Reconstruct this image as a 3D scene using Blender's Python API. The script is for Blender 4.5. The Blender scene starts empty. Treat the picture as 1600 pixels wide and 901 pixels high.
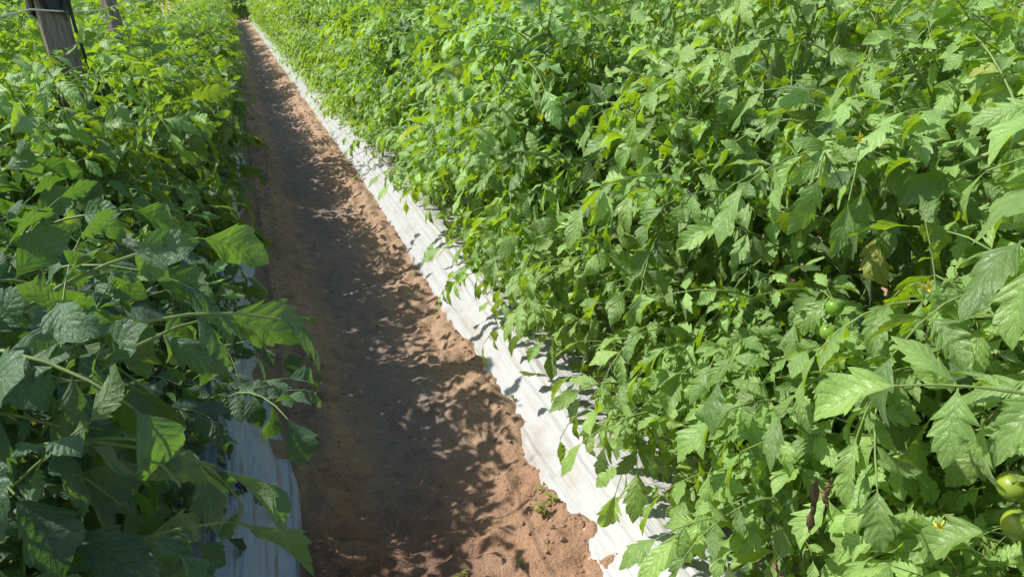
import bpy, math, random
import numpy as np
from mathutils import Vector

random.seed(11)
RNG = np.random.default_rng(11)
scene = bpy.context.scene
COL = scene.collection
R = math.radians

# ------------------------------------------------------------------ layout numbers (metres)
CAM_H = 1.5
PATH_L, PATH_R = 0.02, 0.87          # the furrow
BED_W = 1.10
PITCH = (PATH_R - PATH_L) + BED_W    # row spacing
ROW_R, ROW_L = PATH_R + BED_W / 2, PATH_L - BED_W / 2
BED_Z = 0.16
SUN_EL, SUN_AZ = 47.0, 22.0          # azimuth: degrees ahead of straight left

_a, _e = R(SUN_AZ), R(SUN_EL)
SUN_V = np.array([-math.cos(_a) * math.cos(_e), math.sin(_a) * math.cos(_e), math.sin(_e)])

# ------------------------------------------------------------------ tagging helpers
def tag(o, label=None, cat=None, group=None, kind=None):
    if label: o['label'] = label
    if cat: o['category'] = cat
    if group: o['group'] = group
    if kind: o['kind'] = kind
    return o

def empty(name, loc, rz=0.0):
    o = bpy.data.objects.new(name, None)
    o.empty_display_size = 0.1
    COL.objects.link(o)
    o.location = loc
    o.rotation_euler = (0, 0, rz)
    return o

def link(name, me, parent=None):
    o = bpy.data.objects.new(name, me)
    COL.objects.link(o)
    if parent is not None:
        o.parent = parent
    return o

def copy_tree(o, parent=None):
    c = o.copy()
    COL.objects.link(c)
    if parent is not None:
        c.parent = parent
    for ch in list(o.children):
        copy_tree(ch, c)
    return c

# ------------------------------------------------------------------ numpy mesh helpers
def build_mesh(name, verts, faces, mats, uv=None, rnd=None, smooth=True, mat_idx=None):
    """faces: list of int arrays (n,k)"""
    me = bpy.data.meshes.new(name)
    verts = np.asarray(verts, dtype=np.float32)
    me.vertices.add(len(verts))
    me.vertices.foreach_set('co', verts.ravel())
    loops = np.concatenate([f.ravel() for f in faces]).astype(np.int32)
    tot = np.concatenate([np.full(len(f), f.shape[1], dtype=np.int32) for f in faces])
    start = np.concatenate([[0], np.cumsum(tot)[:-1]]).astype(np.int32)
    me.loops.add(len(loops))
    me.loops.foreach_set('vertex_index', loops)
    me.polygons.add(len(tot))
    me.polygons.foreach_set('loop_start', start)
    me.polygons.foreach_set('loop_total', tot)
    me.polygons.foreach_set('use_smooth', np.full(len(tot), smooth, dtype=bool))
    if mat_idx is not None:
        me.polygons.foreach_set('material_index', np.asarray(mat_idx, dtype=np.int32))
    if uv is not None:
        l = me.uv_layers.new(name='UVMap')
        l.data.foreach_set('uv', np.asarray(uv, dtype=np.float32)[loops].ravel())
    if rnd is not None:
        a = me.attributes.new('rnd', 'FLOAT', 'POINT')
        a.data.foreach_set('value', np.asarray(rnd, dtype=np.float32))
    for m in mats:
        me.materials.append(m)
    me.update(calc_edges=True)
    me.validate()
    return me

def unit(v):
    v = np.asarray(v, dtype=float)
    return v / (np.linalg.norm(v, axis=-1, keepdims=True) + 1e-9)

class Tubes:
    """collects tapered tubes into one mesh"""
    def __init__(self, sides=5):
        self.v, self.f, self.n, self.s = [], [], 0, sides
    def add(self, pts, radii, cap=True):
        pts = np.asarray(pts, dtype=float)
        n, s = len(pts), self.s
        radii = np.broadcast_to(np.asarray(radii, dtype=float), (n,))
        t = unit(np.gradient(pts, axis=0))
        ref = np.where(np.abs(t[:, 2:3]) > 0.9, [[1.0, 0, 0]], [[0, 0, 1.0]])
        a = unit(np.cross(t, ref))
        b = np.cross(t, a)
        ang = np.linspace(0, 2 * math.pi, s, endpoint=False)
        ring = (pts[:, None, :] + radii[:, None, None] *
                (np.cos(ang)[None, :, None] * a[:, None, :] + np.sin(ang)[None, :, None] * b[:, None, :]))
        i = np.arange(n - 1)[:, None] * s
        j = np.arange(s)[None, :]
        k = (np.arange(s)[None, :] + 1) % s
        q = np.stack([i + j, i + k, i + s + k, i + s + j], axis=-1).reshape(-1, 4) + self.n
        self.v.append(ring.reshape(-1, 3)); self.f.append(q); self.n += n * s
    def mesh(self, name, mats):
        return build_mesh(name, np.concatenate(self.v), [np.concatenate(self.f)], mats)

# value noise -------------------------------------------------------
_PERM = np.random.default_rng(5).random((256, 256))
def vnoise(x, y):
    xi, yi = np.floor(x).astype(int), np.floor(y).astype(int)
    fx, fy = x - xi, y - yi
    fx, fy = fx * fx * (3 - 2 * fx), fy * fy * (3 - 2 * fy)
    g = lambda a, b: _PERM[a & 255, b & 255]
    return ((g(xi, yi) * (1 - fx) + g(xi + 1, yi) * fx) * (1 - fy) +
            (g(xi, yi + 1) * (1 - fx) + g(xi + 1, yi + 1) * fx) * fy) * 2 - 1
def fbm(x, y, o=4):
    s, a = 0, 1.0
    for i in range(o):
        s = s + a * vnoise(x * 2 ** i + 17.3 * i, y * 2 ** i + 9.1 * i); a *= 0.5
    return s
def sstep(a, b, x):
    t = np.clip((x - a) / (b - a), 0, 1)
    return t * t * (3 - 2 * t)

# ------------------------------------------------------------------ materials
class NT:
    def __init__(self, name):
        self.m = bpy.data.materials.new(name)
        self.m.use_nodes = True
        self.t = self.m.node_tree
        self.t.nodes.clear()
        self.out = self.n('ShaderNodeOutputMaterial')
    def n(self, typ, **kw):
        nd = self.t.nodes.new(typ)
        for k, v in kw.items():
            setattr(nd, k, v)
        return nd
    def l(self, a, b):
        self.t.links.new(a, b)
    def val(self, sock, v):
        if hasattr(v, 'is_linked') or isinstance(v, bpy.types.NodeSocket):
            self.l(v, sock)
        else:
            sock.default_value = v
    def math(self, op, a, b=0.0, c=0.0, clamp=False):
        nd = self.n('ShaderNodeMath', operation=op, use_clamp=clamp)
        for s, v in zip(nd.inputs, (a, b, c)):
            self.val(s, v)
        return nd.outputs[0]
    def mix(self, f, a, b, blend='MIX'):
        nd = self.n('ShaderNodeMix', data_type='RGBA', blend_type=blend)
        self.val(nd.inputs[0], f)
        for s, v in ((nd.inputs[6], a), (nd.inputs[7], b)):
            self.val(s, v if not isinstance(v, tuple) else (*v, 1.0)[:4])
        return nd.outputs[2]
    def ss(self, x, a, b):
        nd = self.n('ShaderNodeMapRange', interpolation_type='SMOOTHSTEP')
        self.val(nd.inputs[0], x)
        nd.inputs[1].default_value, nd.inputs[2].default_value = a, b
        return nd.outputs[0]
    def noise(self, vec, scale, detail=4.0, rough=0.55):
        nd = self.n('ShaderNodeTexNoise')
        if vec is not None: self.l(vec, nd.inputs['Vector'])
        nd.inputs['Scale'].default_value = scale
        nd.inputs['Detail'].default_value = detail
        nd.inputs['Roughness'].default_value = rough
        return nd.outputs[0]
    def scaled(self, vec, s):
        nd = self.n('ShaderNodeMapping')
        self.l(vec, nd.inputs[0]); nd.inputs['Scale'].default_value = s
        return nd.outputs[0]
    def bump(self, h, strength, dist, prev=None):
        nd = self.n('ShaderNodeBump')
        nd.inputs['Strength'].default_value = strength
        nd.inputs['Distance'].default_value = dist
        self.l(h, nd.inputs['Height'])
        if prev is not None: self.l(prev, nd.inputs['Normal'])
        return nd.outputs[0]

def mat_leaf(name, dark, light, trans, spec=0.5, rough=0.42, tw=0.36, veins=True):
    M = NT(name)
    at = M.n('ShaderNodeAttribute', attribute_name='rnd').outputs['Fac']
    oi = M.n('ShaderNodeObjectInfo').outputs['Random']
    tc = M.n('ShaderNodeTexCoord')
    geo = M.n('ShaderNodeNewGeometry')
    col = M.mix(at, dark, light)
    big = M.noise(tc.outputs['Object'], 3.0, 2.0)
    col = M.mix(M.math('MULTIPLY', M.ss(big, 0.35, 0.7), 0.35), col, (light[0] * 1.15, light[1] * 1.05, light[2] * 0.8))
    # a few yellowing leaflets
    yel = M.ss(at, 0.965, 0.99)
    col = M.mix(M.math('MULTIPLY', yel, 0.75), col, (0.50, 0.48, 0.07))
    tcol = M.mix(at, tuple(c * 0.40 for c in trans), trans)
    tcol = M.mix(M.math('MULTIPLY', yel, 0.6), tcol, (0.7, 0.6, 0.05))
    nrm = None
    if veins:
        sep = M.n('ShaderNodeSeparateXYZ'); M.l(tc.outputs['UV'], sep.inputs[0])
        u = M.math('ABSOLUTE', M.math('MULTIPLY_ADD', sep.outputs[0], 2.0, -1.0))
        v = sep.outputs[1]
        mid = M.math('SUBTRACT', 1.0, M.ss(u, 0.02, 0.075))
        s = M.math('FRACT', M.math('ADD', M.math('MULTIPLY', v, M.math('MULTIPLY_ADD', at, 2.5, 5.0)), M.math('MULTIPLY', u, -1.6)))
        tri = M.math('ABSOLUTE', M.math('SUBTRACT', s, 0.5))          # 0 mid panel .. 0.5 at vein
        lat = M.math('MULTIPLY', M.ss(tri, 0.41, 0.49), M.math('SUBTRACT', 1.0, M.ss(u, 0.75, 1.0)))
        vein = M.math('MAXIMUM', mid, M.math('MULTIPLY', lat, 0.75))
        fine = M.n('ShaderNodeTexVoronoi', feature='DISTANCE_TO_EDGE')
        M.l(M.scaled(tc.outputs['UV'], (9, 22, 1)), fine.inputs['Vector']); fine.inputs['Scale'].default_value = 1.0
        fe = M.math('SUBTRACT', 1.0, M.ss(fine.outputs['Distance'], 0.0, 0.22))
        col = M.mix(M.math('MULTIPLY', vein, 0.35), col, (0.22, 0.34, 0.11))
        col = M.mix(M.math('MULTIPLY', fe, 0.16), col, (0.20, 0.32, 0.10))
        tcol = M.mix(M.math('MULTIPLY', vein, 0.45), tcol, (0.12, 0.26, 0.02))
        pil = M.math('SUBTRACT', 1.0, M.math('POWER', M.math('MULTIPLY', tri, 2.0), 2.0))
        dom = M.n('ShaderNodeTexVoronoi', feature='F1')
        M.l(M.scaled(tc.outputs['UV'], (5.5, 13, 1)), dom.inputs['Vector']); dom.inputs['Scale'].default_value = 1.0
        dome = M.math('SUBTRACT', 1.0, M.math('POWER', dom.outputs['Distance'], 2.0))
        h = M.math('ADD', M.math('MULTIPLY', pil, 0.5), M.math('MULTIPLY_ADD', dome, 0.9, M.math('MULTIPLY', fe, -0.2)))
        h = M.math('SUBTRACT', h, M.math('MULTIPLY', vein, 0.35))
        nrm = M.bump(h, 0.45, 0.0030)
    # underside is paler and greyer
    col = M.mix(M.math('MULTIPLY', geo.outputs['Backfacing'], 0.55), col, (0.20, 0.28, 0.13))
    # whole-plant tone
    hv = M.n('ShaderNodeHueSaturation')
    M.l(col, hv.inputs['Color'])
    M.val(hv.inputs['Value'], M.math('MULTIPLY_ADD', oi, 0.25, 0.88))
    M.val(hv.inputs['Hue'], M.math('MULTIPLY_ADD', oi, 0.016, 0.492))
    p = M.n('ShaderNodeBsdfPrincipled')
    M.l(hv.outputs[0], p.inputs['Base Color'])
    p.inputs['Roughness'].default_value = rough
    p.inputs['Specular IOR Level'].default_value = spec
    p.inputs['Sheen Weight'].default_value = 0.18
    p.inputs['Sheen Roughness'].default_value = 0.4
    t = M.n('ShaderNodeBsdfTranslucent')
    M.l(tcol, t.inputs['Color'])
    if nrm is not None:
        M.l(nrm, p.inputs['Normal']); M.l(nrm, t.inputs['Normal'])
    mx = M.n('ShaderNodeMixShader'); mx.inputs[0].default_value = tw
    M.l(p.outputs[0], mx.inputs[1]); M.l(t.outputs[0], mx.inputs[2])
    M.l(mx.outputs[0], M.out.inputs[0])
    return M.m

def mat_plain(name, c1, c2, scale=20, rough=0.6, spec=0.4, bump=0.0, bdist=0.003, stretch=None, sss=0.0):
    M = NT(name)
    tc = M.n('ShaderNodeTexCoord').outputs['Object']
    vec = tc if stretch is None else M.scaled(tc, stretch)
    nz = M.noise(vec, scale, 5.0, 0.6)
    col = M.mix(M.ss(nz, 0.3, 0.7), c1, c2)
    p = M.n('ShaderNodeBsdfPrincipled')
    M.l(col, p.inputs['Base Color'])
    p.inputs['Roughness'].default_value = rough
    p.inputs['Specular IOR Level'].default_value = spec
    if sss:
        p.inputs['Subsurface Weight'].default_value = sss
        p.inputs['Subsurface Radius'].default_value = (0.01, 0.012, 0.004)
        p.inputs['Subsurface Scale'].default_value = 0.6
    if bump:
        M.l(M.bump(nz, bump, bdist), p.inputs['Normal'])
    M.l(p.outputs[0], M.out.inputs[0])
    return M.m

def mat_soil():
    M = NT('soil')
    tc = M.n('ShaderNodeTexCoord').outputs['Object']
    sep = M.n('ShaderNodeSeparateXYZ'); M.l(tc, sep.inputs[0])
    n1 = M.noise(tc, 2.2, 3.0)
    n2 = M.noise(tc, 14.0, 5.0, 0.65)
    n3 = M.noise(tc, 90.0, 4.0, 0.7)
    n4 = M.noise(tc, 210.0, 4.0, 0.7)
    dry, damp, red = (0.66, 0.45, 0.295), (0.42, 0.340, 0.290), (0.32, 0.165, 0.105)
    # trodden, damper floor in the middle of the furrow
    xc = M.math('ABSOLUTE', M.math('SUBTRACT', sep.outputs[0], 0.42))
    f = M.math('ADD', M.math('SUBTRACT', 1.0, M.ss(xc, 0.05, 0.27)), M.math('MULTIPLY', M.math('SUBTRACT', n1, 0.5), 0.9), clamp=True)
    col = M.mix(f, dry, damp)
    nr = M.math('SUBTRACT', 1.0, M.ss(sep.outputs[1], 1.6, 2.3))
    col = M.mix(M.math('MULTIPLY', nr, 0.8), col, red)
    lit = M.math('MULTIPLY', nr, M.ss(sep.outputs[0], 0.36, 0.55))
    col = M.mix(M.math('MULTIPLY', lit, 0.75), col, (0.68, 0.415, 0.255))  # sunlight on the near soil painted in as a lighter colour
    col = M.mix(M.math('MULTIPLY', M.ss(n2, 0.42, 0.72), 0.5), col, (0.50, 0.335, 0.235))
    col = M.mix(M.math('MULTIPLY', M.ss(n2, 0.52, 0.3), 0.35), col, (0.20, 0.125, 0.09))
    col = M.mix(M.math('MULTIPLY', M.ss(n3, 0.55, 0.75), 0.35), col, (0.62, 0.43, 0.30))
    col = M.mix(M.math('MULTIPLY', M.ss(n3, 0.45, 0.25), 0.5), col, (0.08, 0.05, 0.04))
    col = M.mix(M.math('MULTIPLY', M.ss(n4, 0.52, 0.35), 0.45), col, (0.10, 0.065, 0.05))
    col = M.mix(M.math('MULTIPLY', M.ss(n4, 0.58, 0.75), 0.3), col, (0.66, 0.50, 0.38))
    p = M.n('ShaderNodeBsdfPrincipled')
    M.l(col, p.inputs['Base Color'])
    p.inputs['Roughness'].default_value = 0.95
    p.inputs['Specular IOR Level'].default_value = 0.15
    b = M.bump(n2, 0.8, 0.03)
    b = M.bump(n3, 0.9, 0.012, b)
    b = M.bump(n4, 0.8, 0.004, b)
    M.l(b, p.inputs['Normal'])
    M.l(p.outputs[0], M.out.inputs[0])
    return M.m

def mat_film(name, white, dirt, streak=0.5):
    M = NT(name)
    tc = M.n('ShaderNodeTexCoord').outputs['Object']
    st = M.scaled(tc, (60, 2.2, 60))
    n1 = M.noise(st, 1.0, 4.0, 0.6)
    n2 = M.noise(M.scaled(tc, (1, 0.5, 1)), 7.0, 5.0, 0.6)
    n3 = M.noise(tc, 60.0, 4.0, 0.6)
    f = M.math('ADD', M.math('MULTIPLY', M.ss(n2, 0.52, 0.8), 0.75), M.math('MULTIPLY', M.ss(n1, 0.5, 0.75), streak), clamp=True)
    f = M.math('ADD', f, M.math('MULTIPLY', M.ss(n3, 0.62, 0.8), 0.25), clamp=True)
    sepf = M.n('ShaderNodeSeparateXYZ'); M.l(tc, sepf.inputs[0])
    col = M.mix(f, white, dirt)
    p = M.n('ShaderNodeBsdfPrincipled')
    M.l(col, p.inputs['Base Color'])
    p.inputs['Roughness'].default_value = 0.30
    p.inputs['Specular IOR Level'].default_value = 0.55
    b = M.bump(n1, 0.6, 0.012)
    b = M.bump(n3, 0.15, 0.004, b)
    M.l(b, p.inputs['Normal'])
    M.l(p.outputs[0], M.out.inputs[0])
    return M.m

LEAF = mat_leaf('tomato_leaf', (0.026, 0.095, 0.030), (0.480, 0.790, 0.220), (0.66, 1.0, 0.01), 0.9, 0.46, 0.42)
LEAF_SHADED = mat_leaf('shaded_tomato_leaf', (0.022, 0.062, 0.042), (0.100, 0.210, 0.110), (0.32, 0.66, 0.03), 0.6, 0.52, 0.28)  # shade of the near-left plants put into darker leaf colours
LEAF_PALE = mat_leaf('yellowing_leaf', (0.20, 0.28, 0.05), (0.34, 0.40, 0.07), (0.60, 0.72, 0.06))
STEM = mat_plain('tomato_stem', (0.17, 0.26, 0.07), (0.26, 0.36, 0.11), 30, 0.5, 0.4, 0.2)
TOMATO = mat_plain('green_tomato', (0.16, 0.34, 0.03), (0.24, 0.42, 0.05), 8, 0.22, 0.6, sss=0.3)
TOMATO_Y = mat_plain('turning_tomato', (0.26, 0.38, 0.04), (0.36, 0.43, 0.05), 8, 0.32, 0.6, sss=0.3)
PETAL = mat_plain('yellow_petal', (0.80, 0.62, 0.03), (0.85, 0.72, 0.06), 40, 0.5)
DRY = mat_plain('withered_leaf', (0.13, 0.080, 0.042), (0.30, 0.20, 0.11), 45, 0.85, 0.2, 0.6)
SOIL = mat_soil()
CLOD = mat_plain('soil_clod', (0.28, 0.18, 0.125), (0.52, 0.34, 0.23), 60, 0.95, 0.1, 0.8)
FILM = mat_film('white_film', (0.60, 0.61, 0.62), (0.40, 0.30, 0.21))
FILM_L = mat_film('shaded_film', (0.46, 0.52, 0.68), (0.24, 0.20, 0.18), 0.85)  # shade on the left film put into its bluish base; streaks are dirt
WOOD = mat_plain('weathered_wood', (0.20, 0.16, 0.135), (0.42, 0.345, 0.29), 9, 0.85, 0.2, 0.9, 0.006, (14, 14, 1.2))
WOOD_PALE = mat_plain('pale_wood', (0.50, 0.38, 0.25), (0.68, 0.56, 0.40), 9, 0.8, 0.2, 0.5, 0.004, (14, 14, 1.2))
PLASTIC = mat_plain('black_plastic', (0.008, 0.009, 0.016), (0.018, 0.02, 0.032), 30, 0.35, 0.5, 0.5)
TWINE = mat_plain('white_twine', (0.60, 0.58, 0.52), (0.75, 0.73, 0.68), 200, 0.7)
STRAW = mat_plain('straw', (0.50, 0.36, 0.17), (0.62, 0.47, 0.25), 60, 0.8)

# ------------------------------------------------------------------ ground
def lateral(x):
    """distance from the centre of the nearest furrow, over the row pitch"""
    c = (PATH_L + PATH_R) / 2
    return (x - c + PITCH / 2) % PITCH - PITCH / 2

def right_edge(y):
    return PATH_R - 0.04 - 0.06 * (1 - sstep(2.8, 5.0, y)) - 0.07 * (1 - sstep(1.1, 2.3, y)) + 0.018 * vnoise(y * 1.3, y * 0 + 3.3) + 0.004 * vnoise(y * 5.0, y * 0 + 8.1) + 0.004 * vnoise(y * 23.0, y * 0 + 2.1)
def left_edge(y):
    return PATH_L - 0.045 + 0.055 * np.exp(-((y - 2.05) / 0.35) ** 2) + 0.03 * vnoise(y * 1.7, y * 0 + 31.3) + 0.022 * vnoise(y * 5.0, y * 0 + 4.7)

def ground_z(x, y):
    x = np.asarray(x, float); y = np.asarray(y, float)
    d = lateral(x)
    hw = (PATH_R - PATH_L) / 2
    a = np.abs(d)
    near = np.exp(-np.maximum(0, np.hypot(x - 0.4, np.maximum(0, np.abs(y - 4) - 4)) - 8) / 10)
    bank = 0.050 * sstep(0.10, hw - 0.02, a)
    bed = (BED_Z - 0.085) * sstep(hw + 0.02, hw + 0.20, a) - 0.02 * sstep(hw - 0.01, hw + 0.02, a)
    inside = 1 - sstep(hw - 0.03, hw + 0.05, a)
    # trodden scallops running along the furrow, shallow pits, lumpy banks
    steps = 0.034 * np.sin(y * 2.2 * math.pi / 1.15 + 1.3 * vnoise(y * 0.6, x * 0.5) + 0.8 * vnoise(x * 2, y * .7)) * (1 - sstep(0.18, 0.45, a))
    big = 0.032 * fbm(x * 2.1 + 3, y * 1.5, 2) * (1 - 0.75 * sstep(hw - 0.16, hw - 0.02, a))
    lump = 0.030 * np.abs(fbm(x * 6.5, y * 6.5 + 40, 3)) * (0.45 + 0.9 * sstep(0.15, 0.30, a)) * (1 - 0.93 * sstep(hw - 0.10, hw - 0.02, a))
    fine = 0.0085 * fbm(x * 24, y * 24, 3) + 0.016 * np.maximum(0, fbm(x * 15 + 7, y * 15, 2) - 0.25)
    z = bank + bed + (steps + big + lump + fine) * inside * near + 0.006 * vnoise(x * 9, y * 9) * (1 - inside)
    z = z + 0.042 * np.exp(-((x + 0.02 - 0.02 * vnoise(y * 4.1, y * 0 + 1.5)) / 0.08) ** 2) * (0.25 + 0.9 * sstep(-0.3, 0.4, vnoise(y * 3.1 + 2.2, y * 0 + 6.6))) * near
    pit = lambda px, py, r, dep: -dep * np.exp(-(((x - px) / r) ** 2 + ((y - py) / (r * 1.25)) ** 2))
    z = z + pit(0.33, 3.6, 0.17, 0.05) + pit(0.24, 1.85, 0.06, 0.05) + pit(0.45, 5.6, 0.15, 0.035) + pit(0.42, 2.4, 0.18, 0.03)
    return z

def geo_steps(a, b, s0, g):
    out, s = [a], s0
    while out[-1] < b:
        out.append(out[-1] + s); s *= g
    return out

xs = np.array(sorted(set([round(-v, 4) for v in geo_steps(0.35, 260, 0.05, 1.12)] +
                         list(np.round(np.arange(-0.34, 1.25, 0.012), 4)) +
                         [round(v, 4) for v in geo_steps(1.26, 260, 0.05, 1.12)])))
ys = np.array(sorted(set([round(-v, 4) for v in geo_steps(-0.75, 200, 0.08, 1.15)] +
                         list(np.round(np.arange(0.9, 6.0, 0.012), 4)) +
                         [round(v, 4) for v in geo_steps(6.0, 320, 0.015, 1.013)])))
XX, YY = np.meshgrid(xs, ys)
ZZ = ground_z(XX, YY)
nx, ny = len(xs), len(ys)
ii = (np.arange(ny - 1)[:, None] * nx + np.arange(nx - 1)[None, :])
gq = np.stack([ii, ii + 1, ii + nx + 1, ii + nx], -1).reshape(-1, 4)
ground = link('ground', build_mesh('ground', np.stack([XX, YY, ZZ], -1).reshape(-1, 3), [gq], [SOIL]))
tag(ground, kind='structure')

# ------------------------------------------------------------------ plastic mulch films
def film(name, edge, side, y0, y1, mat, width=1.0, lift=0.0):
    """a sheet from the furrow edge over the bed; side=+1 runs to +x"""
    yv = np.array(list(np.arange(y0, 7.0, 0.02)) + [v for v in geo_steps(7.0, y1, 0.03, 1.02)])
    tv = np.array(list(np.arange(0, 0.24, 0.006)) + [.25, .27, .32, .4, .5, .62, .75, .9, width])
    T, Y = np.meshgrid(tv, yv)
    X = edge(Y) + side * T
    prof = 0.052 + (BED_Z - 0.052) * sstep(-0.03, 0.22, T) - (0.12 * sstep(0.85, 1.02, T) if width > 0.95 else 0)
    E_ = X - edge(Y)
    wr = (0.0036 * vnoise(E_ * 55 + 0.6 * vnoise(Y * 1.7, E_ * 2), Y * 0.55 + 5) + 0.0032 * vnoise(E_ * 95, Y * 0.9) +
          0.007 * vnoise(X * 5, Y * 2.0 + 11) + 0.0045 * vnoise(X * 9, Y * 13) * sstep(0.1, 0.5, vnoise(X * 3, Y * 1.7 + 40)))
    Z = prof + lift + wr * (0.35 + sstep(0.0, 0.05, T)) - 0.035 * (1 - sstep(0.0, 0.025, T))
    n = len(tv)
    i = (np.arange(len(yv) - 1)[:, None] * n + np.arange(n - 1)[None, :])
    q = np.stack([i, i + 1, i + n + 1, i + n], -1) if side > 0 else np.stack([i, i + n, i + n + 1, i + 1], -1)
    return link(name, build_mesh(name, np.stack([X, Y, Z], -1).reshape(-1, 3), [q.reshape(-1, 4)], [mat]))

fr = film('plastic_mulch', right_edge, 1, -0.6, 60, FILM)
tag(fr, 'bright white wrinkled plastic mulch film along the sunny right side of the furrow', 'plastic mulch')
fl = film('plastic_mulch', left_edge, -1, -0.6, 60, FILM_L)
tag(fl, 'plastic mulch film toned bluish for shade along the left side of the furrow', 'plastic mulch')

# ------------------------------------------------------------------ leaflet templates
def leaflet_template(rs, teeth=5, per=4, lat=5, width=0.30, cut=1.0):
    cuts = 0.09 + 0.89 * np.linspace(0, 1, teeth + 1) ** 0.9 + np.concatenate([[0], rs.normal(0, 0.022, teeth - 1), [0]])
    ph = np.array([0.03, 0.42, 0.76, 0.97]) if per == 4 else np.array([0.05, 0.9])
    ts, tooth = [0.0, 0.06], [0.0, 0.0]
    for k in range(teeth):
        for p in ph:
            ts.append(cuts[k] + (cuts[k + 1] - cuts[k]) * p); tooth.append(p)
    ts.append(1.0); tooth.append(0.0)
    ts, tooth = np.array(ts), np.array(tooth)
    t2 = np.clip((ts - 0.08) / 0.92, 0, 1)
    env = (t2 ** 0.62) * ((1 - t2) ** 1.05); env = env / env.max() * width
    us = np.linspace(-1, 1, lat)
    n = len(ts)
    V = np.zeros((n, lat, 3)); UV = np.zeros((n, lat, 2))
    depth = np.interp(ts, [0, 0.15, 0.5, 1.0], np.array([0.25, 0.45, 0.30, 0.12]) * rs.uniform(0.65, 1.45) * cut)
    c1 = rs.uniform(0.15, 1.5); tw = rs.uniform(-0.5, 0.5); side = rs.uniform(-0.35, 0.35)
    fold = rs.uniform(-0.05, 0.80); edge = rs.uniform(0.0, 0.45)
    wa, wf, wp = rs.uniform(0.10, 0.30), rs.uniform(7, 13), rs.uniform(0, 6)
    for sgn in (-1, 1):
        j = rs.uniform(-0.08, 0.08)
        w = env * (1 - depth * (1 - np.clip(tooth, 0, 1)) + j)
        w = np.maximum(w, 0.012 * (1 - ts) + 0.003)
        for li, u in enumerate(us):
            if u * sgn < 0 or (u == 0 and sgn < 0): continue
            au = abs(u)
            x = u * w
            y = ts + 0.55 * au * w * (1 - ts * 0.6) - 0.10 * au * env
            z = fold * np.abs(x) - edge * au ** 2 * w + wa * np.sin(ts * wf + wp + sgn) * au ** 1.3 * env
            V[:, li] = np.stack([x, y, z], -1)
            UV[:, li] = np.stack([np.full(n, 0.5 + 0.5 * u), ts], -1)
    # bend along the midrib, with a little side sweep and twist
    y = V[..., 1].copy(); x = V[..., 0].copy(); z = V[..., 2].copy()
    a = tw * y
    x, z = x * np.cos(a) - z * np.sin(a), x * np.sin(a) + z * np.cos(a)
    th = c1 * y
    yy = np.sin(th) / c1; zz = -(1 - np.cos(th)) / c1
    V[..., 0] = x + side * y ** 2 * 0.4
    V[..., 1] = yy + np.sin(th) * z
    V[..., 2] = zz + np.cos(th) * z
    i = (np.arange(n - 1)[:, None] * lat + np.arange(lat - 1)[None, :])
    q = np.stack([i, i + 1, i + lat + 1, i + lat], -1).reshape(-1, 4)
    return V.reshape(-1, 3), q, UV.reshape(-1, 2)

_rs = np.random.default_rng(77)
T_HI = [leaflet_template(_rs, int(_rs.integers(3, 6)), 4, 5, _rs.uniform(0.20, 0.30)) for _ in range(26)]
T_LO = [leaflet_template(_rs, int(_rs.integers(3, 5)), 2, 3, _rs.uniform(0.23, 0.32)) for _ in range(10)]

T_BROAD = [leaflet_template(_rs, int(_rs.integers(3, 5)), 4, 5, _rs.uniform(0.30, 0.38), 0.55) for _ in range(8)] + T_HI[:8]

class Foliage:
    def __init__(self, templates, rs):
        self.T, self.rs, self.rec = templates, rs, []
    def leaflet(self, pos, d, nrm, size, rnd, fill=0):
        self.rec.append((pos, d, nrm, size, rnd, fill))
    def mesh(self, name, mats):
        P = np.array([r[0] for r in self.rec]); D = unit([r[1] for r in self.rec]); N = np.array([r[2] for r in self.rec])
        S = np.array([r[3] for r in self.rec]); Q = np.array([r[4] for r in self.rec])
        N = unit(N - D * np.sum(N * D, 1, keepdims=True)); X = np.cross(D, N)
        T = self.T + T_LO
        fl = np.array([r[5] for r in self.rec])
        idx = np.where(fl == 1, len(self.T) + self.rs.integers(0, len(T_LO), len(P)), self.rs.integers(0, len(self.T), len(P)))
        V, F, U, A, off = [], [], [], [], 0
        for k, (tv, tq, tu) in enumerate(T):
            m = idx == k
            if not m.any(): continue
            M = np.stack([X[m], D[m], N[m]], -1)
            v = P[m][:, None, :] + S[m][:, None, None] * np.einsum('nij,kj->nki', M, tv)
            c, nv = m.sum(), len(tv)
            F.append((tq[None] + (off + np.arange(c) * nv)[:, None, None]).reshape(-1, 4))
            V.append(v.reshape(-1, 3)); U.append(np.tile(tu, (c, 1))); A.append(np.repeat(Q[m], nv)); off += c * nv
        return build_mesh(name, np.concatenate(V), [np.concatenate(F)], mats, np.concatenate(U), np.concatenate(A))

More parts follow.
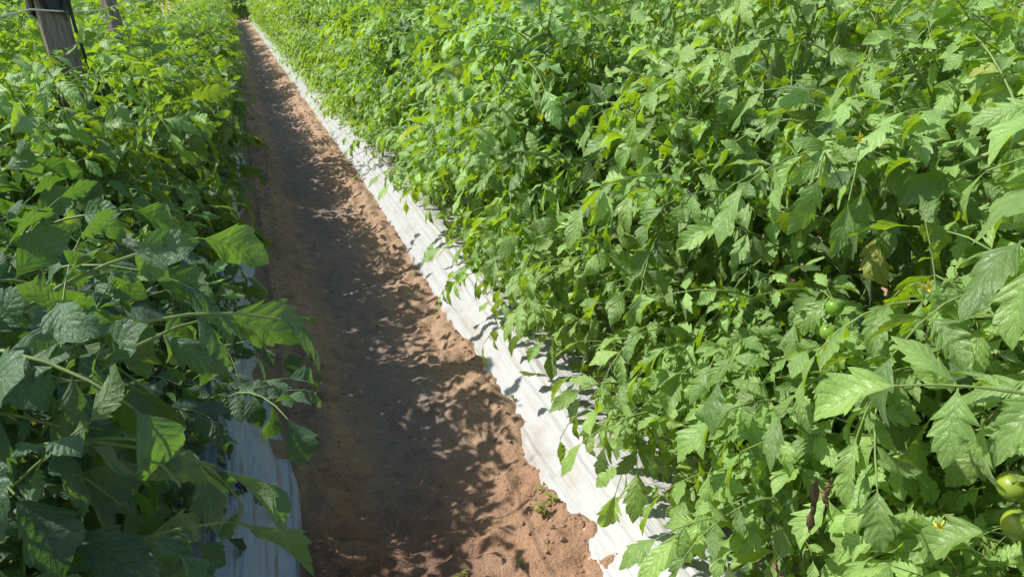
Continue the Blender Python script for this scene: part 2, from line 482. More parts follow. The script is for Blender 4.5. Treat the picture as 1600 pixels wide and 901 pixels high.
def add_leaf(fo, tu, base, az, el, L, rs, size=0.095, pairs=3, rad=0.0026, bend=1.4, tone=None, dim=1.0):
    """one compound tomato leaf: rachis, side leaflets, end leaflet"""
    n = 7
    s = np.linspace(0, 1, n)
    e = el - bend * s
    azs = az + rs.normal(0, 0.25) * s
    d = np.stack([np.cos(azs) * np.cos(e), np.sin(azs) * np.cos(e), np.sin(e)], -1)
    pts = base + np.concatenate([[[0, 0, 0]], np.cumsum(d[:-1] * (L / (n - 1)), axis=0)])
    tu.add(pts, np.linspace(rad, rad * 0.45, n))
    out = np.array([math.cos(az), math.sin(az), 0.0])
    base_n = out * 0.40 + np.array([0, 0, 0.55]) + SUN_V * 0.35 + rs.normal(0, 0.30, 3)
    tone = rs.random() if tone is None else tone
    at = lambda t: np.array([np.interp(t, s, pts[:, k]) for k in range(3)])
    dt = lambda t: unit(np.array([np.interp(t, s, d[:, k]) for k in range(3)]))
    g = np.array([0, 0, -1.0])
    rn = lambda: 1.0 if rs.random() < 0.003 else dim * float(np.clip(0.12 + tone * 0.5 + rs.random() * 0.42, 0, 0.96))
    t0 = 0.27 + rs.uniform(-.05, .05)
    for k in range(pairs):
        t = t0 + (0.93 - t0) * k / max(1, pairs - 0.35)
        p, f = at(t), dt(t)
        sd = unit(np.cross(f, base_n))
        sz = size * (0.62 + 0.30 * (k + 1) / pairs) * rs.uniform(0.8, 1.12)
        for sg in (-1, 1):
            dd = sd * sg * rs.uniform(0.5, 1.0) + f * rs.uniform(0.3, 0.8) + g * rs.uniform(-0.25, 0.65) + rs.normal(0, 0.18, 3)
            nn = base_n + rs.normal(0, 0.55, 3) + sd * sg * 0.15
            fo.leaflet(p, dd, nn, sz, rn())
            if rs.random() < 0.4:   # small in-between leaflet
                t3 = t + 0.09
                fo.leaflet(at(t3), sd * sg + f * 0.4 + g * 0.3, base_n + rs.normal(0, .3, 3), sz * rs.uniform(0.25, 0.42), rn())
    p, f = at(1.0), dt(1.0)
    fo.leaflet(p, f + g * rs.uniform(-0.2, 0.5), base_n + out * 0.3 + rs.normal(0, .2, 3), size * rs.uniform(1.0, 1.25), rn())

def grow_plant(seed, H, hw, hi=True, n_branch=14, leaf_size=0.095, dens=1.0, taper=0.55, length=0.27, templates=None, shoots=4, leaf_mat=None, low_dim=1.0):
    """a bushy staked tomato plant; returns (stem mesh, foliage mesh, surface points)"""
    rs = np.random.default_rng(seed)
    fo, tu = Foliage(templates or (T_HI if hi else T_LO), rs), Tubes(6 if hi else 3)
    g_az = lambda: rs.choice([0, math.pi]) + rs.normal(0, 0.75)
    spots = []
    axes = []
    def envelope(z):
        q = np.clip(z / H, 0, 1.1)
        return hw * (1.0 - (1 - taper) * np.clip((q - 0.35) / 0.65, 0, 1) ** 1.5)
    for k in range(4):
        b = np.array([rs.normal(0, 0.05), rs.normal(0, 0.09), 0.0])
        top = np.array([rs.normal(0, 0.13), rs.normal(0, 0.17), H * rs.uniform(0.84, 1.0)])
        mid = (b + top) / 2 + np.array([rs.normal(0, 0.08), rs.normal(0, 0.08), 0])
        t = np.linspace(0, 1, 11)[:, None]
        pts = b * (1 - t) ** 2 + 2 * mid * t * (1 - t) + top * t ** 2
        tu.add(pts, np.linspace(0.0100, 0.0036, 11))
        axes.append((pts, None, 0.10))
    for k in range(n_branch):
        pts0 = axes[k % 4][0]
        h = rs.uniform(0.06, 0.93)
        p0 = np.array([np.interp(h, np.linspace(0, 1, 11), pts0[:, i]) for i in range(3)])
        az = g_az()
        reach = max(0.10, envelope(p0[2]) - 0.20)
        L = reach * rs.uniform(0.75, 1.2) / max(0.5, abs(math.cos(az)))
        L = min(L, 0.45)
        el0 = rs.uniform(0.2, 0.9)
        s = np.linspace(0, 1, 8)
        e = el0 - rs.uniform(0.7, 1.5) * s
        dd = np.stack([np.cos(az) * np.cos(e), np.sin(az) * np.cos(e), np.sin(e)], -1)
        pts = p0 + np.concatenate([[[0, 0, 0]], np.cumsum(dd[:-1] * L / 7, axis=0)])
        lim = hw - 0.19
        ax = np.abs(pts[:, 0])
        pts[:, 0] = np.sign(pts[:, 0]) * np.where(ax > lim, lim + (ax - lim) * 0.25, ax)
        pts[:, 2] = np.maximum(pts[:, 2], 0.05)
        tu.add(pts, np.linspace(0.0072, 0.0032, 8))
        axes.append((pts, az, 0.0))
    for pts, baz, start in axes:
        seg = np.linalg.norm(np.diff(pts, axis=0), axis=1)
        tot = seg.sum(); cs = np.concatenate([[0], np.cumsum(seg)])
        nl = max(3, int(round(tot / 0.062 * dens)))
        a0 = rs.uniform(0, 6.28)
        for i in range(nl):
            f = start + (1 - start) * (i + rs.uniform(0.1, 0.9)) / nl
            p = np.array([np.interp(f * tot, cs, pts[:, k]) for k in range(3)])
            if baz is None:
                az = g_az() if rs.random() < 0.75 else rs.uniform(0, 6.28)
            else:
                az = baz + rs.choice([-1, 1]) * rs.uniform(0.15, 1.25)
            q = p[2] / H
            L = length * rs.uniform(0.75, 1.15) * (1 - 0.30 * max(0, q - 0.75) / 0.25)
            el = rs.uniform(0.1, 1.05) + 0.35 * max(0, q - 0.8) / 0.2
            x_end = abs(p[0] + math.cos(az) * L * 0.85)
            if x_end > envelope(p[2]) * rs.uniform(0.95, 1.25):
                L *= 0.72
                if abs(p[0] + math.cos(az) * L * 0.85) > envelope(p[2]) * 1.08: continue
            if p[2] < 0.22: el = max(el, 0.45)
            sz = leaf_size * rs.uniform(0.82, 1.15) * (1 - 0.25 * max(0, q - 0.8) / 0.2)
            add_leaf(fo, tu, p, az, el, L, rs, sz, 3 if rs.random() < 0.8 else 2, bend=rs.uniform(0.6, 1.8), dim=low_dim + (1 - low_dim) * float(sstep(0.55, 1.0, q)))  # dim colours the lower leaves darker to imitate shade down the hedge
        # growing tip
        for i in range(shoots):
            add_leaf(fo, tu, pts[-1] + rs.normal(0, 0.02, 3), rs.uniform(0, 6.28), rs.uniform(0.5, 1.3), rs.uniform(0.08, 0.17), rs, leaf_size * rs.uniform(0.4, 0.7), 2, 0.0014, rs.uniform(0.2, 0.9), rs.uniform(0.6, 1))
    # inner leaves that close the canopy, coloured dark for the shade in its gaps
    for i in range(int(240 * (H / 1.2))):
        z = rs.uniform(0.04, 0.86) * H
        p = np.array([rs.uniform(-0.5, 0.5) * envelope(z), rs.uniform(-0.28, 0.28), z])
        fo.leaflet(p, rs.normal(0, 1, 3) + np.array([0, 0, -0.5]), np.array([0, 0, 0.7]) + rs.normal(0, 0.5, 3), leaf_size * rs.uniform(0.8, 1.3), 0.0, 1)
    return tu.mesh('stem', [STEM]), fo.mesh('foliage', [leaf_mat or LEAF])

# fruit, flower, withered leaf meshes --------------------------------
def lathe(profile, seg=16, mats=(), name='lathe', squash=None):
    pr = np.array(profile, float); n = len(pr)
    a = np.linspace(0, 2 * math.pi, seg, endpoint=False)
    r = pr[:, 0][:, None] * np.ones(seg)[None]
    if squash: r = r * (1 + squash * np.cos(a * 5)[None] * np.linspace(1, 0, n)[:, None])
    V = np.stack([r * np.cos(a), r * np.sin(a), np.repeat(pr[:, 1][:, None], seg, 1)], -1).reshape(-1, 3)
    i = np.arange(n - 1)[:, None] * seg; j = np.arange(seg)[None]; k = (j + 1) % seg
    q = np.stack([i + j, i + k, i + seg + k, i + seg + j], -1).reshape(-1, 4)
    return build_mesh(name, V, [q], list(mats))

def tomato_mesh(r, mat):
    th = np.linspace(0.02, math.pi - 0.02, 14)
    pr = [(r * math.sin(t) * (1 + 0.05 * math.cos(t)), r * (0.98 * math.cos(t) - (0.16 * math.exp(-(t / 0.35) ** 2)))) for t in th]
    return lathe(pr[::-1], 20, [mat], 'tomato', 0.03)

def star_mesh(name, n, ln, w, lift, mat, droop=0.0, z0=0.0):
    V, F = [], []
    for k in range(n):
        a = 2 * math.pi * k / n
        c, s = math.cos(a), math.sin(a)
        b = len(V)
        for t, ww in ((0.0, 0.35), (0.35, 1.0), (0.7, 0.7), (1.0, 0.06)):
            rad = 0.002 + ln * t; z = z0 + lift * t - droop * t * t
            for sg in (-1, 0, 1):
                V.append((c * rad - s * sg * w * ww, s * rad + c * sg * w * ww, z + (0.15 * w if sg == 0 else 0)))
        for r_ in range(3):
            for q in range(2):
                i = b + r_ * 3 + q
                F.append((i, i + 1, i + 4, i + 3))
    return build_mesh(name, np.array(V), [np.array(F)], [mat])

ME_TOM = tomato_mesh(0.024, TOMATO)
ME_TOM_Y = tomato_mesh(0.033, TOMATO_Y)
ME_CALYX = star_mesh('calyx', 5, 0.020, 0.004, 0.004, STEM, 0.004, 0.020)
ME_PETALS = star_mesh('petals', 5, 0.017, 0.0045, -0.004, PETAL, 0.010)
_pc = Tubes(7); _pc.add([(0, 0, -0.002), (0, 0, 0.004), (0, 0, 0.010)], [0.0026, 0.0024, 0.0007]); ME_CONE = _pc.mesh('anther_cone', [PETAL])
_ps = Tubes(5); _ps.add([(0, 0, 0), (0.004, 0, -0.012), (0.016, 0, -0.022), (0.034, 0, -0.020)], [0.0016, 0.0016, 0.0018, 0.002]); ME_PED = _ps.mesh('flower_stalk', [STEM])

def add_tomato(parent, loc, big=False, s=1.0):
    t = link('tomato', ME_TOM_Y if big else ME_TOM, parent)
    t.location = loc; t.scale = (s, s, s)
    t.rotation_euler = (random.uniform(-.3, .3), random.uniform(-.3, .3), random.uniform(0, 6))
    c = link('calyx', ME_CALYX, t)
    if big: c.scale = (1.25, 1.25, 1.4)
    tag(t, 'large yellowish green tomato beginning to turn' if big else 'small unripe green tomato')
    return t

def add_flower(parent, loc, rot):
    f = link('flower', ME_PETALS, parent)
    f.location = loc; f.rotation_euler = rot; f.scale = (0.6, 0.6, 0.6)
    link('anther_cone', ME_CONE, f); link('flower_stalk', ME_PED, f).rotation_euler = (0, 0, random.uniform(0, 6))
    return f

def withered_mesh(seed, ln=0.11, w=0.6):
    rs = np.random.default_rng(seed)
    v, q, uv = T_HI[seed % len(T_HI)]
    v = v * np.array([w, 1.0, 1.0])
    curl = 2.2 * np.sign(v[:, 0]) * np.abs(v[:, 0]) ** 0.8 * 3
    x = v[:, 0] * np.cos(curl * 0.6); z = v[:, 2] * 0.6 + np.abs(v[:, 0]) * np.abs(np.sin(curl * 0.6))
    y = v[:, 1]
    x = x + 0.06 * np.sin(y * 6 + seed); z = z + 0.05 * np.sin(y * 8 + 2 * seed)
    V = np.stack([x, z, -y], -1) * ln + rs.normal(0, 0.0012, (len(v), 3))
    return build_mesh('withered_leaf', V, [q], [DRY])

# ------------------------------------------------------------------ plants
def make_proto(seed, H, hw, hi, **kw):
    st, fo = grow_plant(seed, H, hw, hi, **kw)
    return st, fo

def plant_from(meshes, loc, rz, scale):
    root = empty('tomato_plant', loc, rz)
    root.scale = scale
    link('stem', meshes[0], root); link('foliage', meshes[1], root)
    return root

HI_R = [make_proto(100 + k, 1.34, 0.57, True, n_branch=24, leaf_size=0.093, dens=1.22, taper=0.72, length=0.27, shoots=6) for k in range(7)]
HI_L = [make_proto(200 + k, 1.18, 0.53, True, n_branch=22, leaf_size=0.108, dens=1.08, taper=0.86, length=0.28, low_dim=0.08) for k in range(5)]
LOW_L = make_proto(300, 0.60, 0.52, True, n_branch=16, leaf_size=0.088, dens=1.15, taper=0.75, length=0.28, templates=T_BROAD, leaf_mat=LEAF_SHADED)
BROAD_L = make_proto(310, 1.12, 0.50, True, n_branch=22, leaf_size=0.088, dens=1.35, taper=0.86, length=0.28, templates=T_BROAD, leaf_mat=LEAF_SHADED)
LO = [make_proto(400 + k, 1.30, 0.57, False, n_branch=20, leaf_size=0.092, dens=1.12, taper=0.74, length=0.28) for k in range(5)]

ORD = ['first', 'second', 'third', 'fourth', 'fifth', 'sixth', 'seventh', 'eighth', 'ninth', 'tenth', 'eleventh', 'twelfth']
G_R, G_L = 'tomato plants in the row right of the furrow', 'tomato plants in the row left of the furrow'

PROTO = {}
def put(key, meshes, x, y, rz, s, sz, label, group):
    """first use builds the plant and its parts; later uses copy them"""
    if key not in PROTO:
        PROTO[key] = o = plant_from(meshes, (0, 0, 0), 0, (1, 1, 1))
    else:
        src = PROTO[key]
        o = src.copy(); COL.objects.link(o)
        for ch in src.children:
            if ch.name.split('.')[0] in ('stem', 'foliage'):
                c = ch.copy(); COL.objects.link(c); c.parent = o
    o.location = (x, y, BED_Z - 0.03); o.rotation_euler = (0, 0, rz); o.scale = (s, s, sz)
    tag(o, label, 'plant', group)
    return o

right, left = [], []
y, i = 0.35, 0
while y < 38:
    near = y < 7.0
    k = random.randrange(7) if near else random.randrange(5)
    if near: k = i % 7
    rz = random.uniform(-.3, .3)
    lab = (f'{ORD[i]} tomato plant from the near end of the sunlit row right of the furrow' if i < 10 else
           'tomato plant in the middle stretch of the sunlit row right of the furrow' if y < 14 else
           'small far tomato plant toward the end of the row right of the furrow')
    if i == 0: lab = 'tomato plant at the extreme right edge of the picture, closest to the camera'
    if i == 1: lab = 'tomato plant at lower right with two small green tomatoes and brown withered leaves'
    if i == 2: lab = 'tomato plant overhanging the white film at the bottom, right of the weed seedlings'
    sc = random.uniform(0.95, 1.06)
    o = put(('R', k) if near else ('LO', k), HI_R[k] if near else LO[k], ROW_R - 0.07 - 0.07 * max(0, min(1, 4.5 - y)) - 0.075 * max(0, min(1, 3.0 - y)) + 0.02 * max(0, min(1, (2.0 - y) / 0.6)) + random.uniform(-.03, .03), y, rz,
            sc, (sc if near else sc * 1.03) * random.uniform(0.97, 1.05), lab, G_R)
    right.append(o)
    y += 0.46 if near else 0.52; i += 1

y, i = 0.82, 0
while y < 38:
    near = y < 7.5
    k = i % 5 if near else random.randrange(5)
    rz = random.uniform(-.3, .3)
    lab = (f'{ORD[i]} tomato plant from the near end of the shaded row left of the furrow' if i < 10 else
           'tomato plant in the middle stretch of the row left of the furrow' if y < 14 else
           'small far tomato plant toward the end of the row left of the furrow')
    if i == 0: lab = 'tall broad-leaved dark tomato plant at the left edge, nearest the camera'
    if i == 1: lab = 'tall broad-leaved dark tomato plant filling the lower left, second in its row'
    if i == 2: lab = 'low broad-leaved tomato plant in the gap beside the shaded film on the left'
    if i == 3: lab = 'half-height tomato plant just past the low broad-leaved one on the left'
    if i < 2:
        o = put(('BROAD', 0), BROAD_L, ROW_L + 0.02 - 0.04 * i, y, rz - 1.0 * i, 1.0, 1.10 - 0.03 * i, lab, G_L)
    elif i == 2:
        o = put(('LOW', 0), LOW_L, ROW_L - 0.01, y, rz + 2.0, 1.05, 1.0, lab, G_L)
    else:
        o = put(('L', k) if near else ('LO', k), HI_L[k] if near else LO[k], ROW_L - (0.04 if i == 0 else 0.05 if y < 4.2 else -0.01 if near else -0.05) + random.uniform(-.03, .03), y, rz,
                sc, (sc if near else sc * 0.90) * (0.66 if i == 3 else random.uniform(0.90, 1.06)), lab, G_L)
    left.append(o)
    y += (0.47 if i < 2 else 0.40 if i < 4 else 0.46) if near else 0.52; i += 1

def back_row(x, y0, y1, step, sz, label, group, hi_until=0):
    y = y0
    while y < y1:
        k = random.randrange(5); s = random.uniform(0.96, 1.08)
        if y < hi_until: put(('R', k), HI_R[k], x + random.uniform(-.04, .04), y, random.uniform(-.3, .3), s, s * sz, label, group)
        else: put(('LO', k), LO[k], x + random.uniform(-.04, .04), y, random.uniform(-.3, .3), s, s * sz, label, group)
        y += step

back_row(ROW_R + PITCH, 1.6, 20, 0.55, 1.10, 'tomato plant in the second row right of the furrow, seen over the first', 'tomato plants in the second row right')
back_row(ROW_R + 2 * PITCH, 4.0, 20, 0.6, 1.12, 'tomato plant in the third row right of the furrow, only its top showing', 'tomato plants in the third row right')
back_row(ROW_L - PITCH, 3.6, 26, 0.5, 1.08, 'tomato plant in the second row left of the furrow, behind the wooden posts', 'tomato plants in the second row left')
back_row(ROW_L - 2 * PITCH, 8.0, 30, 0.6, 1.14, 'tomato plant in the third row left of the furrow, far behind the posts', 'tomato plants in the third row left')

# tomato plants added just outside the picture to cast shade on the low plants
for n, (x, y) in enumerate(((-1.12, 0.95), (-1.14, 1.40), (-1.16, 1.85), (-1.12, 2.30))):
    k = n % 5
    put(('L', k), HI_L[k], x, y, 0.1 * n, 0.92, 1.2 if n < 3 else 0.8, 'unseen tomato plant added to shade the near end of the left bed', 'unseen tomato plants added to shade the left bed')

for n in range(14):
    k = (n * 2 + 1) % 5
    put(('L', k), HI_L[k], -1.10 + random.uniform(-.04, .04), 2.78 + 0.5 * n, random.uniform(-.3, .3), 0.95, random.uniform(1.0, 1.1),
        'tomato plant on the outer side of the left bed, behind the wooden posts', 'tomato plants on the outer side of the left bed')

# plants that close off the far end of the furrow
for x in (0.1, 0.5, 0.9):
    put(('LO', 1), LO[1], x, 39.0, 0.3, 1.2, 1.05, 'far tomato plant closing off the end of the furrow', 'tomato plants across the end of the furrow')

# crop beyond the rows one can tell apart
def far_crop():
    rs = np.random.default_rng(21)
    fo = Foliage(T_LO, rs)
    for n in range(15000):
        t = rs.random()
        if t < 0.55: x, y = ROW_L - PITCH * rs.integers(2, 22), 24 + 70 * rs.random() ** 1.3
        elif t < 0.9: x, y = ROW_R + PITCH * rs.integers(0, 30), 39 + 55 * rs.random()
        else: x, y = rs.uniform(-3, 4), 40 + 10 * rs.random()
        z = 0.3 + 1.25 * rs.random() ** 0.6
        p = np.array([x + rs.normal(0, 0.35), y, z])
        fo.leaflet(p, np.array([rs.normal(), rs.normal(), rs.normal() - 0.2]), np.array([-0.3, 0, 0.6]) + rs.normal(0, 0.5, 3), rs.uniform(0.22, 0.42), rs.random() * 0.9)
    tag(link('distant_crop', fo.mesh('distant_crop', [LEAF])), 'distant mass of green tomato crop beyond the end of the rows', 'crop', kind='stuff')
far_crop()

# ------------------------------------------------------------------ fruit, flowers and withered leaves on single plants
bpy.context.view_layer.update()
def on_plant(row, p):
    """nearest plant of a row and the point in its own space"""
    o = min(row, key=lambda q: abs(q.location.y - p[1]))
    return o, o.matrix_world.inverted() @ Vector(p)

for p, big in (((0.84, 0.836, 1.04), False), ((0.85, 0.85, 0.99), False), ((0.84, 0.53, 0.81), True), ((0.87, 0.57, 0.84), True),
               ((0.79, 2.62, 0.48), False)):
    o, q = on_plant(right, p)
    add_tomato(o, q + Vector((0.10 if big else -0.01, 0, 0)), big, 0.62 if big else 0.58)
for p in ((0.87, 0.88, 1.29), (0.83, 0.68, 1.13), (0.80, 0.56, 0.84), (0.85, 2.1, 1.27), (0.84, 3.1, 1.0), (0.86, 2.6, 1.25), (0.83, 4.2, 1.1)):
    o, q = on_plant(right, p)
    add_flower(o, q, (random.uniform(1.2, 2.4), random.uniform(-.5, .5), random.uniform(-.5, .5)))
for n, (p, ln) in enumerate((((0.765, 0.745, 0.80), 0.10), ((0.77, 0.725, 0.82), 0.06), ((0.80, 0.596, 0.98), 0.04), ((0.75, 0.78, 0.62), 0.05))):
    o, q = on_plant(right, p)
    w = link('withered_leaf', withered_mesh(n, ln, 0.55), o); w.location = q
    tag(w, 'brown withered leaf hanging among green leaves')

# ------------------------------------------------------------------ posts, stake, twine
def square_bar(name, pts, w, d, mat, parent=None, rough=0.0015, chamfer=0.12):
    pts = np.asarray(pts, float); rs = np.random.default_rng(int(w * 1e4))
    prof = []
    c = chamfer
    for sx, sy in ((1, -1), (1, 1), (-1, 1), (-1, -1)):
        a = (sx * (1 - c), sy) if (sx * sy < 0) else (sx, sy * (1 - c))
        b = (sx, sy * (1 - c)) if (sx * sy < 0) else (sx * (1 - c), sy)
        prof += [a, b]
    prof = np.array(prof) * np.array([w / 2, d / 2])
    n, m = len(pts), len(prof)
    V = np.concatenate([pts[:, None, :] + np.concatenate([prof, np.zeros((m, 1))], 1)[None] + rs.normal(0, rough, (n, m, 3)) * [1, 1, 0]])
    V = V.reshape(-1, 3)
    i = np.arange(n - 1)[:, None] * m; j = np.arange(m)[None]; k = (j + 1) % m
    q = np.stack([i + j, i + k, i + m + k, i + m + j], -1).reshape(-1, 4)
    cap = np.array([np.arange(m) + (n - 1) * m])
    return link(name, build_mesh(name, V, [q, cap], [mat], smooth=False), parent)

def line(a, b, n): return np.linspace(a, b, n)

def post(x, y, h, w, d, lean, rz, label):
    root = empty('wooden_post', (x, y, BED_Z - 0.03), rz)
    tag(root, label, 'post', 'wooden trellis posts')
    square_bar('shaft', line((0, 0, -0.1), (lean, 0, h), 14), w, d, WOOD, root, 0.0025)
    return root

p1 = post(-0.50, 3.15, 1.56, 0.088, 0.08, -0.10, 0.25, 'thick weathered wooden post with black plastic wrapped round its top, nearer of two')
# black plastic wrapped over the post's head with a loose tail
rs_ = np.random.default_rng(3)
w_v = []
ring = 20
for i_, z_ in enumerate(np.linspace(1.30, 1.575, 9)):
    for j_ in range(ring):
        a_ = 2 * math.pi * j_ / ring
        r_ = (0.062 + 0.008 * math.sin(3 * a_ + i_) + rs_.normal(0, 0.002)) * (1 + 0.10 * math.sin(i_ * 1.1))
        if i_ == 8: r_ *= 0.55
        w_v.append((-0.10 * z_ / 1.52 + r_ * math.cos(a_), r_ * math.sin(a_), z_ + (0.02 * math.sin(2 * a_) + 0.012 * math.sin(5 * a_ + 1)) * (1.6 - 0.2 * i_)))
i_ = np.arange(8)[:, None] * ring; j_ = np.arange(ring)[None]; k_ = (j_ + 1) % ring
wq = np.stack([i_ + j_, i_ + k_, i_ + ring + k_, i_ + ring + j_], -1).reshape(-1, 4)
link('plastic_wrap', build_mesh('plastic_wrap', np.array(w_v), [wq, np.array([np.arange(ring) + 8 * ring])], [PLASTIC]), p1)
tl = Tubes(6)
tl.add([(-0.15, -0.03, 1.42), (-0.20, -0.05, 1.41), (-0.25, -0.05, 1.385), (-0.30, -0.04, 1.37)], [0.02, 0.022, 0.016, 0.004])
link('plastic_tail', tl.mesh('plastic_tail', [PLASTIC]), p1)
tr = Tubes(6)
tr.add([(-0.03, -0.055, 1.36), (-0.026, -0.058, 1.25), (-0.01, -0.062, 1.12), (0.03, -0.072, 1.0), (0.05, -0.066, 0.86)], 0.006)
link('tie_cord', tr.mesh('tie_cord', [PLASTIC]), p1)

p2 = post(-0.49, 4.5, 1.56, 0.055, 0.055, -0.10, 0.55, 'slimmer grey wooden post with a pale sunlit edge, farther of two')

st = empty('wooden_stake', (-0.47, 2.52, BED_Z - 0.03), 0.4)
tag(st, 'pale cream wooden stake half hidden behind dark leaves left of the furrow', 'stake')
square_bar('shaft', line((0, 0, -0.1), (0.01, 0, 0.80), 8), 0.055, 0.03, WOOD_PALE, st, 0.001)
tpt = Tubes(4); tpt.add([(0.01, 0, 0.80), (0.011, 0, 0.84)], [0.024, 0.006]); link('pointed_tip', tpt.mesh('pointed_tip', [WOOD_PALE]), st)

tw = Tubes(5)
yv = np.linspace(0.6, 12.0, 40)
tw.add(np.stack([np.full(40, -0.535) - 0.02 * np.sin(yv), yv, 1.445 - 0.03 * np.abs(np.sin((yv - 2.62) * math.pi / 1.16 / 2))], -1), 0.0028)
twine = link('trellis_twine', tw.mesh('trellis_twine', [TWINE]))
tag(twine, 'thin white trellis twine strung along the left row past the posts', 'twine')

# ------------------------------------------------------------------ small things on the ground
def gz(x, y): return float(ground_z(np.array([x]), np.array([y]))[0])

def seedling(x, y, s, n, label, seed):
    rs = np.random.default_rng(seed)
    root = empty('weed_seedling', (x, y, gz(x, y)), rs.uniform(0, 6))
    tag(root, label, 'weed', 'weed seedlings on the furrow floor')
    fo, tu = Foliage(T_LO, rs), Tubes(4)
    tu.add([(0, 0, -0.01), (0.001, 0, 0.006 * s), (0, 0.002, 0.016 * s)], [0.0016, 0.0014, 0.001])
    for k in range(n):
        a = k * 2.4 + rs.uniform(-.3, .3)
        h = (0.006 + 0.010 * k / n) * s
        fo.leaflet(np.array([0, 0, h]), np.array([math.cos(a), math.sin(a), rs.uniform(0.1, 0.7)]), np.array([0, 0, 1.0]) + rs.normal(0, .15, 3), s * rs.uniform(0.016, 0.026), rs.uniform(0.5, 0.95))
    link('stem', tu.mesh('stem', [STEM]), root); link('foliage', fo.mesh('foliage', [LEAF_PALE]), root)

WEEDS = [(0.68, 1.66, 1.5, 8, 'largest pale green weed seedling on sunlit soil beside the white film'),
         (0.73, 1.70, 1.2, 6, 'weed seedling between the largest seedling and the white film'),
         (0.735, 1.78, 1.1, 6, 'pale weed seedling farthest from the camera on the sunlit bank'),
         (0.40, 1.53, 1.1, 6, 'tiny weed seedling alone at the shadow edge on reddish soil'),
         (0.46, 1.40, 1.3, 7, 'weed seedling on bare red soil at the bottom edge of the furrow'),
         (0.52, 1.36, 1.2, 6, 'weed seedling at the bottom of the furrow, right of the other bottom one'),
         (0.56, 1.50, 0.8, 5, 'smallest weed seedling in the middle of the sunlit soil'),
         (0.80, 2.28, 1.0, 5, 'weed seedling at the foot of the white film halfway up the bank'),
         (0.80, 6.0, 2.2, 8, 'green weed tuft on the bank beside the white film far along the furrow')]
for n, (x, y, s, k, lab) in enumerate(WEEDS): seedling(x, y, s, k, lab, 50 + n)

def dry_leaf(x, y, z, rot, seed, ln, w, label):
    o = link('dry_leaf', withered_mesh(seed, ln, w)); o.location = (x, y, z); o.rotation_euler = rot
    tag(o, label, 'leaf', 'dry leaves on the silver film')
dry_leaf(-0.115, 1.93, 0.155, (1.45, 0.2, 0.9), 11, 0.085, 0.8, 'brown curled dead leaf lying on the shaded film, larger of two')
dry_leaf(-0.075, 1.84, 0.150, (1.5, 0.1, -0.6), 12, 0.06, 0.8, 'brown curled dead leaf lying on the shaded film, smaller of two')

sw = Tubes(5)
sx = np.linspace(0.12, 0.36, 7)
sw.add(np.stack([sx, 7.5 - (sx - 0.12) * 0.5, np.array([gz(a, 7.5 - (a - 0.12) * 0.5) for a in sx]) + 0.012], -1), np.linspace(0.006, 0.003, 7))
tag(link('straw_stalk', sw.mesh('straw_stalk', [STRAW])), 'dry pale stalk lying across the shaded furrow far from the camera', 'stalk')

# clods and crumbs of soil: nobody could count them
def clods(n):
    rs = np.random.default_rng(9)
    import bmesh
    bm = bmesh.new(); bmesh.ops.create_icosphere(bm, subdivisions=1, radius=1.0)
    bv = np.array([v.co[:] for v in bm.verts]); bf = np.array([[v.index for v in f.verts] for f in bm.faces]); bm.free()
    V, F = [], []
    for k in range(n):
        y = 1.0 + 9.0 * rs.random() ** 1.8
        b = rs.random()
        x = (0.02 + 0.16 * rs.random() if b < 0.3 else 0.62 + 0.26 * rs.random() if b < 0.75 else rs.uniform(0.05, 0.85))
        r = 0.0018 + 0.009 * rs.random() ** 3.5
        if rs.random() < 0.02: r *= 2.2
        v = bv * (1 + rs.normal(0, 0.17, (len(bv), 1))) * r * rs.uniform(0.6, 1.2, 3)
        V.append(v + [x, y, gz(x, y) + r * 0.25]); F.append(bf + k * len(bv))
    o = link('soil_clods', build_mesh('soil_clods', np.concatenate(V), [np.concatenate(F)], [CLOD], smooth=False))
    tag(o, 'loose crumbs and clods of dry soil on the furrow floor', 'soil clods', kind='stuff')
clods(2600)

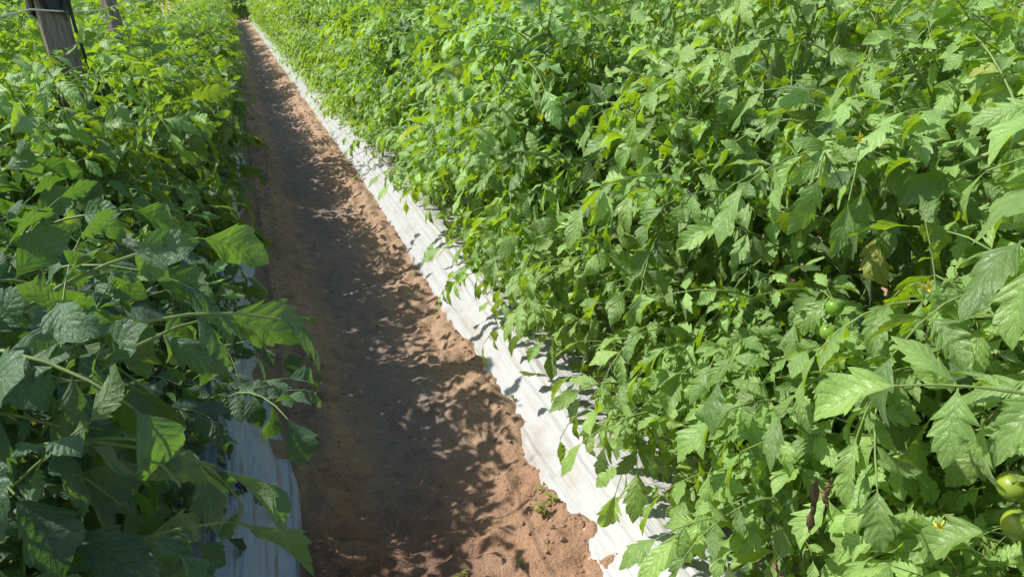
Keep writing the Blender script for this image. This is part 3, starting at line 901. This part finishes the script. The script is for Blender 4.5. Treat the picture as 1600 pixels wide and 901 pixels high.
def litter(n):
    rs = np.random.default_rng(19)
    tb = Tubes(4)
    for k in range(n):
        x, y = rs.uniform(0.0, 0.86), 1.2 + 7 * rs.random() ** 1.6
        a, L = rs.uniform(0, 6.28), rs.uniform(0.012, 0.05)
        t = np.linspace(-0.5, 0.5, 4)
        px, py = x + np.cos(a) * L * t, y + np.sin(a) * L * t + 0.15 * L * np.sin(t * 5)
        tb.add(np.stack([px, py, ground_z(px, py) + 0.0025], -1), rs.uniform(0.0006, 0.0016))
    tag(link('plant_litter', tb.mesh('plant_litter', [STRAW])), 'bits of dry straw and twigs scattered over the soil', 'plant litter', kind='stuff')
litter(110)

# ------------------------------------------------------------------ sky, sun, camera
world = bpy.data.worlds.new('World'); scene.world = world
world.use_nodes = True
wn = world.node_tree; wn.nodes.clear()
sky = wn.nodes.new('ShaderNodeTexSky'); sky.sky_type = 'NISHITA'; sky.sun_disc = False
sky.sun_elevation = R(SUN_EL)
a = R(SUN_AZ)
to_sun = Vector((-math.cos(a) * math.cos(R(SUN_EL)), math.sin(a) * math.cos(R(SUN_EL)), math.sin(R(SUN_EL))))
sky.sun_rotation = math.atan2(to_sun.x, to_sun.y)
bg = wn.nodes.new('ShaderNodeBackground'); bg.inputs[1].default_value = 0.15
wo = wn.nodes.new('ShaderNodeOutputWorld')
wn.links.new(sky.outputs[0], bg.inputs[0]); wn.links.new(bg.outputs[0], wo.inputs[0])

sun = bpy.data.lights.new('sun', 'SUN'); sun.energy = 5.0; sun.angle = R(0.53); sun.color = (1.0, 0.95, 0.87)
so = bpy.data.objects.new('sun', sun); COL.objects.link(so)
so.rotation_euler = to_sun.to_track_quat('Z', 'Y').to_euler()

cam = bpy.data.cameras.new('camera'); co = bpy.data.objects.new('camera', cam); COL.objects.link(co)
cam.sensor_width = 36; cam.lens = 36 * 1164 / 1600
cam.clip_start = 0.02; cam.clip_end = 1000
co.location = (0, 0, CAM_H)
p, yw = R(21.9), R(19.6)
fw = Vector((math.sin(yw) * math.cos(p), math.cos(yw) * math.cos(p), -math.sin(p)))
co.rotation_euler = fw.to_track_quat('-Z', 'Y').to_euler()
scene.camera = co

scene.view_settings.view_transform = 'Standard'
scene.view_settings.look = 'None'
scene.view_settings.exposure = 0
scene.cycles.max_bounces = 8
scene.cycles.transmission_bounces = 2
scene.cycles.diffuse_bounces = 1
scene.cycles.use_adaptive_sampling = True
